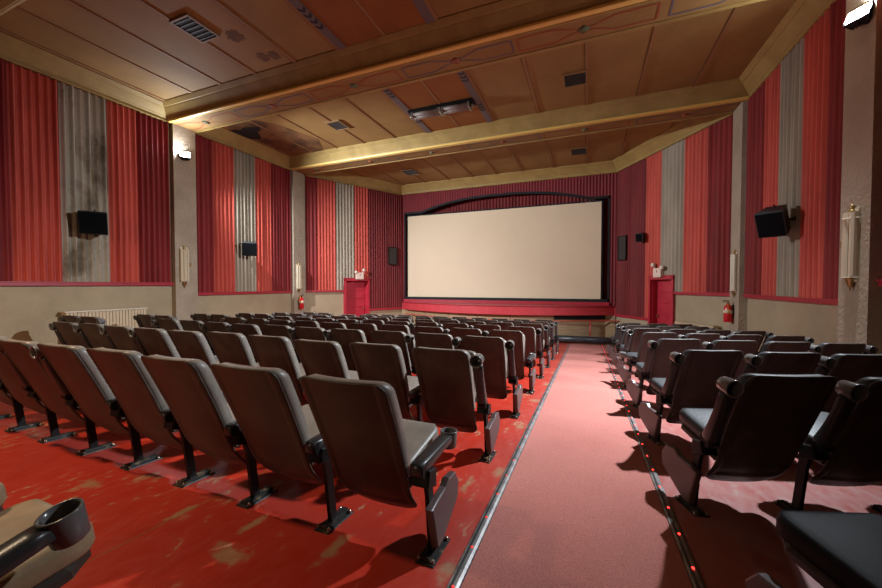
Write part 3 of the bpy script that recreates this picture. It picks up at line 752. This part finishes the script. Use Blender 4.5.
# ------------------------------------------------------------------ cinema seat
HW = .286
def sm(x): x = max(0, min(1, x)); return x*x*(3-2*x)
def back_y(z):
    s_ = (z-.20)/.69
    y = -.065-.26*s_-.03*s_*s_
    if s_ < .22: y += .05*(1-s_/.22)**2
    return y
def halfw(z, z0, z1, w, rt_, rb):
    t = (z-z0)/(z1-z0)
    W = w*(.93+.07*sm(t*1.4))
    if z > z1-rt_: d = z-(z1-rt_); W -= rt_-math.sqrt(max(0, rt_*rt_-d*d))
    if z < z0+rb: d = (z0+rb)-z; W -= rb-math.sqrt(max(0, rb*rb-d*d))
    return W
def slab(z0, z1, w, rt_, rb, yf, thick, e=.012, nu=18, nv=26, curl=.03, disp=None, mi=0):
    """yf(z)=rear surface; thickness extends towards +y"""
    b = MB()
    # non uniform v for round corners
    ts = []
    for j in range(nv+1):
        t = j/nv; ts.append(.5-.5*math.cos(PI*t) if True else t)
    rings = []
    def P(i, j, ins, off):
        za, zb = z0+ins, z1-ins
        z = za+(zb-za)*ts[j]
        W = max(.004, halfw(z0+(z1-z0)*ts[j], z0, z1, w, rt_, rb)-ins)
        u = -1+2*i/nu
        y = yf(z)+curl*u*u*(W/w)**2+off
        if disp: y += disp(u*W, z)
        return (u*W, y, z)
    idx = {}
    vs = []
    layers = [(e, 0), (0, e), (0, thick-e), (e, thick)]
    for k, (ins, off) in enumerate(layers):
        for j in range(nv+1):
            for i in range(nu+1):
                if k in (0, 3) or i in (0, nu) or j in (0, nv):
                    idx[(k, i, j)] = len(vs); vs.append(P(i, j, ins, off))
    fs = []
    for k in (0, 3):
        for j in range(nv):
            for i in range(nu): fs.append((idx[(k,i,j)], idx[(k,i+1,j)], idx[(k,i+1,j+1)], idx[(k,i,j+1)]))
    per = [(i, 0) for i in range(nu)] + [(nu, j) for j in range(nv)] + [(i, nv) for i in range(nu, 0, -1)] + [(0, j) for j in range(nv, 0, -1)]
    for k in range(3):
        for a in range(len(per)):
            p, q = per[a], per[(a+1) % len(per)]
            fs.append((idx[(k,)+p], idx[(k,)+q], idx[(k+1,)+q], idx[(k+1,)+p]))
    b.add(vs, fs, mi, True); return b
def shell_disp(x, z):
    # recessed field with a raised lip along sides and bottom
    d = min(.222-abs(x)-.035, z-.152-.085)
    return .009*sm(d/.010)
proto_root = None
def seat_mesh():
    b = MB()
    def shape(u, v):  # cushion, pivot origin at rear; y forward
        pass
    L, W, T = .405, .206, .085
    ny, nx = 14, 12
    def P(i, j, ins, z):
        u = -1+2*i/nx; v = j/ny
        y = ins+(L-2*ins)*(.5-.5*math.cos(PI*v))
        vv = y/L
        r_ = .07
        w_ = W-ins-.012*(1-vv)
        if y > L-r_: d = y-(L-r_); w_ -= r_-math.sqrt(max(0, r_*r_-d*d))
        if y < .03: w_ -= .01
        return (u*w_, y, z)
    idx = {}; vs = []
    def top(i, j):
        u = -1+2*i/nx; v = j/ny
        return .012*(1-u*u)*math.sin(PI*min(1, v*1.02))
    layers = [(.02, -T), (0, -T+.022), (0, -.02), (.007, -.006), (.022, 0)]
    for k, (ins, z) in enumerate(layers):
        for j in range(ny+1):
            for i in range(nx+1):
                if k in (0, len(layers)-1) or i in (0, nx) or j in (0, ny):
                    p = P(i, j, ins, z); 
                    if k == len(layers)-1: p = (p[0], p[1], p[2]+top(i, j))
                    idx[(k,i,j)] = len(vs); vs.append(p)
    fs = []
    for k in (0, len(layers)-1):
        for j in range(ny):
            for i in range(nx): fs.append((idx[(k,i,j)], idx[(k,i+1,j)], idx[(k,i+1,j+1)], idx[(k,i,j+1)]))
    per = [(i, 0) for i in range(nx)] + [(nx, j) for j in range(ny)] + [(i, ny) for i in range(nx, 0, -1)] + [(0, j) for j in range(ny, 0, -1)]
    for k in range(len(layers)-1):
        for a in range(len(per)):
            p, q = per[a], per[(a+1) % len(per)]
            fs.append((idx[(k,)+p], idx[(k,)+q], idx[(k+1,)+q], idx[(k+1,)+p]))
    b.add(vs, fs, 0, True); return b
def pan_mesh():
    b = MB(); b.prism([(-.20,.0),(.20,.0),(.205,.32),(.155,.385),(-.155,.385),(-.205,.32)], -.125, -.08, bev=.012)
    return b
def yz_prism(b, poly, x0, x1, mi=0, bev=0):
    Mx = Matrix(((0,0,1,0),(1,0,0,0),(0,1,0,0),(0,0,0,1)))
    b.prism(poly, x0, x1, mi, Mx, bev)
def stand_mesh():
    b = MB()
    yz_prism(b, [(-.025,.012),(.025,.012),(-.02,.40),(-.07,.49),(-.11,.51),(-.165,.51),(-.155,.45),(-.085,.40),(-.06,.30)], -.011, .011, bev=.004)
    yz_prism(b, [(-.15,.40),(-.05,.36),(-.05,.45),(-.13,.47)], -.045, .045, bev=.006)
    b.cyl((-.032,-.145,.475), (.032,-.145,.475), .032, 18)
    return b
def foot_mesh():
    b = MB()
    def tz(y, z): return z-SL*y
    for (x0,x1,y0,y1,z0,z1) in ((-.05,.05,-.10,.13,-.004,.008),(-.022,.022,-.085,.115,.008,.028)):
        b.add([(x0,y0,tz(y0,z0)),(x1,y0,tz(y0,z0)),(x1,y1,tz(y1,z0)),(x0,y1,tz(y1,z0)),(x0*.85,y0*.96,tz(y0,z1)),(x1*.85,y0*.96,tz(y0,z1)),(x1*.85,y1*.96,tz(y1,z1)),(x0*.85,y1*.96,tz(y1,z1))],
              [(3,2,1,0),(4,5,6,7),(0,1,5,4),(1,2,6,5),(2,3,7,6),(3,0,4,7)])
    for y in (-.075, .105):
        for x in (-.034, .034): b.lathe([(.010,0),(.010,.010),(.005,.017),(.0001,.018)], 8, 1, Matrix.Translation((x, y, tz(y,.007))))
    return b
def arm_mesh():
    """origin at the pivot, pointing +y, top +z"""
    b = MB()
    # tapered paddle
    secs = [(-.036,.022,-.02,.020),(-.026,.030,-.03,.028),(.02,.034,-.04,.032),(.11,.034,-.024,.034),(.21,.034,-.014,.036),(.30,.036,-.012,.036),(.338,.034,-.012,.034)]
    n = 10; vs = []; fs = []
    for (y, w, zb, zt) in secs:
        zc = (zb+zt)/2; hh = (zt-zb)/2
        for i in range(n):
            a = 2*PI*i/n+PI/n; c_, s_ = math.cos(a), math.sin(a)
            cx = math.copysign(abs(c_)**.45, c_); sz = math.copysign(abs(s_)**.45, s_)
            vs.append((w*cx, y, zc+hh*sz))
    for k in range(len(secs)-1):
        for i in range(n): fs.append((k*n+i, k*n+(i+1) % n, (k+1)*n+(i+1) % n, (k+1)*n+i))
    fs.append(tuple(reversed(range(n)))); fs.append(tuple((len(secs)-1)*n+i for i in range(n)))
    b.add(vs, fs, 0, True)
    return b
def cup_mesh():
    b = MB(); T = Matrix.Identity(4)
    b.lathe([(.0001,-.050),(.034,-.050),(.040,-.044),(.044,.0),(.047,.034),(.047,.040),(.044,.042),(.040,.040),(.038,.02),(.035,-.036),(.0001,-.038)], 24, 0, T)
    return b
def panel_mesh():
    b = MB()
    yz_prism(b, [(-.075,.20),(-.03,.05),(.03,.045),(.255,.15),(.265,.235),(.215,.30),(.12,.315),(.08,.29),(.0,.285),(-.10,.27)], -.02, .02, bev=.006)
    return b
MESH = {}
def proto(key, mbuild, mats):
    o = mbuild.build(key, mats); me = o.data; bpy.data.objects.remove(o); MESH[key] = me
proto('seat_shell', slab(.152, .90, .222, .05, .085, back_y, .018, e=.006, nu=44, nv=48, disp=shell_disp), M['shell'])
proto('back_cushion', slab(.375, .895, .219, .05, .03, lambda z: back_y(z)+.019, .072, e=.012), M['vinyl'])
proto('cushion', seat_mesh(), M['vinyl']); proto('pan', pan_mesh(), M['shell'])
MESH['back_cushion_dark'] = MESH['back_cushion'].copy(); MESH['back_cushion_dark'].materials[0] = M['vinyl_dk']
MESH['cushion_dark'] = MESH['cushion'].copy(); MESH['cushion_dark'].materials[0] = M['vinyl_dk']
MESH['cushion_shaded'] = MESH['cushion'].copy(); MESH['cushion_shaded'].materials[0] = M['vinyl_shaded']
MESH['cushion_tan'] = MESH['cushion'].copy(); MESH['cushion_tan'].materials[0] = M['vinyl_tan']
proto('stand', stand_mesh(), M['steel']); proto('foot', foot_mesh(), [M['plate'], M['bolt']])
proto('arm', arm_mesh(), M['arm']); proto('cup', cup_mesh(), M['cup']); proto('endpanel', panel_mesh(), M['panel'])
def inst(name, key, parent, loc=(0,0,0), rot=(0,0,0)):
    o = bpy.data.objects.new(name, MESH[key]); COL.objects.link(o); o.parent = parent; o.location = loc; o.rotation_euler = rot; return o
def add_stand(rt, x, up, panel=0):
    st_ = inst('stand', 'stand', rt, (x,0,0)); inst('foot_plate', 'foot', st_)
    a = inst('armrest', 'arm', rt, (x,-.145,.485), (R(110) if up else R(-2), 0, 0)); inst('cup_holder', 'cup', a, (0,.37,.012 if up else 0), (R(-14) if up else 0,0,0))
    if panel: inst('end_panel', 'endpanel', rt, (x+panel*.024, 0, 0))
def make_seat(x, y, rz, own, up, tilt, label, group, dark=False, tan=False, black=False, endown=None, endup=True, panel=0, endpanel=0, lean=0):
    """x,y = centre of the seat; own = side (+1/-1) of the stand this seat carries"""
    rt = empty('cinema_chair', (x, y, fz(y)), rz); tag(rt, label, 'cinema chair', group)
    sh = inst('back_shell', 'seat_shell', rt, rot=(lean,0,0)); cu = inst('back_cushion', 'back_cushion_dark' if dark else 'back_cushion', rt, rot=(lean,0,0))
    se = inst('seat_cushion', 'cushion_shaded' if black else 'cushion_tan' if tan else ('cushion_dark' if dark else 'cushion'), rt, (0,-.075,.44), (tilt,0,0)); inst('seat_pan', 'pan', se)
    add_stand(rt, own*HW, up, panel)
    if endown: add_stand(rt, endown*HW, endup, endpanel)
    return rt
PITCH = .572
NTH = ['first','second','third','fourth','fifth','sixth','seventh','eighth','ninth','tenth','eleventh']
rnd = random.Random(11)
# middle block: rows k=0..7, 10 seats, aisle stand at x=-.67
aisle_up = {0:False,1:True,2:True,3:False,4:True,5:True,6:True,7:True}
for k in range(8):
    y = 1.575+1.18*k
    for i in range(10):
        x = -.70-PITCH*(i+.5)
        if i == 0: up = aisle_up[k]
        elif k == 0: up = i >= 5
        elif k == 1: up = i in (7,8,9)
        else: up = (i in (1,2) and k in (2,3)) or rnd.random() < .38
        tilt = R(rnd.uniform(6, 12))
        if (k, i) in ((1,0),(3,0),(4,0)) or rnd.random() < .12: tilt = R(80)
        if k == 0: tilt = R(9)
        x += .018 if k == 0 and i == 0 else (-.02 if k else 0)
        row = NTH[7-k]
        lab = 'brown cinema chair %s from carpeted aisle, %s row from stage, wide middle block' % (NTH[i], row)
        make_seat(x, y, 0, 1, up, tilt, lab, 'seats of the wide middle block', endown=(-1 if i == 9 else None), panel=(1 if i == 0 else 0), endpanel=(-1 if i == 9 else 0), lean=R(rnd.uniform(-1, 1)))
# partly seen row next to the camera
for i, (x, t) in enumerate(((-1.57, 8), (-2.142, 8))):
    rr_ = make_seat(x, .29, 0, 1, False, R(t), 'tan-cushioned cinema chair with lowered cup-holder arm, %s from aisle, last row of middle block' % NTH[i], 'seats of the wide middle block', tan=True, panel=0)
    for c_ in rr_.children:
        if c_.name.startswith('armrest'): c_.rotation_euler[0] = R(15)
# long-wall block: two seats a row
for k, (yy) in enumerate((3.63, 4.74, 5.87, 7.02, 8.18, 9.34)):
    for i in range(2):
        x = -7.3-PITCH*(i+.5)
        make_seat(x, yy, 0, 1, True, R(9), 'brown cinema chair on %s side, %s row from stage, two-seat block by radiator wall' % ('wall' if i else 'gangway', NTH[5-k]), 'seats of the block along the long wall', endown=(-1 if i else None), panel=(1 if i == 0 else 0))
# angled block across the aisle
TH = R(19)
rup = {0:True,1:True,2:True,3:True,4:False,5:True,6:True,7:True}
rx0 = {7:.625}
for k in range(8):
    y0 = 1.40+1.185*k
    n = 4 if k < 6 else 3
    for i in range(n):
        d = PITCH*(i+.5); xs_ = rx0.get(k, .635)
        if i == 0: d -= .03
        x = xs_+d*math.cos(TH); y = y0+d*math.sin(TH)
        if k == 0: x += .05; y -= .05
        up = rup[k] if i == 0 else rnd.random() < .8
        tilt = R(3) if k == 0 else R(rnd.uniform(6, 12))
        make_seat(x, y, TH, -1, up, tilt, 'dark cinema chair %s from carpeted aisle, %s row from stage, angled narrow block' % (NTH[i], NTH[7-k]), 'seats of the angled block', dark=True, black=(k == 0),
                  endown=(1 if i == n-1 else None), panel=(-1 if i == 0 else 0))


# ------------------------------------------------------------------ camera
cam = bpy.data.cameras.new('camera'); co = bpy.data.objects.new('camera', cam); COL.objects.link(co)
co.location = (0,0,1.2)
PSI, PCH = R(22), R(1.43)
fwd = Vector((-math.sin(PSI)*math.cos(PCH), math.cos(PSI)*math.cos(PCH), -math.sin(PCH)))
co.rotation_euler = fwd.to_track_quat('-Z', 'Y').to_euler()
cam.sensor_width = 36; cam.lens = 361/882*36; cam.clip_start = .02; cam.clip_end = 100
S.camera = co
S.view_settings.view_transform = 'Standard'; S.view_settings.look = 'None'; S.view_settings.gamma = 1; S.view_settings.exposure = 0
S.view_settings.use_curve_mapping = False
try:
    S.cycles.use_denoising = True; S.cycles.max_bounces = 7; S.cycles.diffuse_bounces = 2; S.cycles.glossy_bounces = 3; S.cycles.sample_clamp_indirect = 6
except Exception: pass
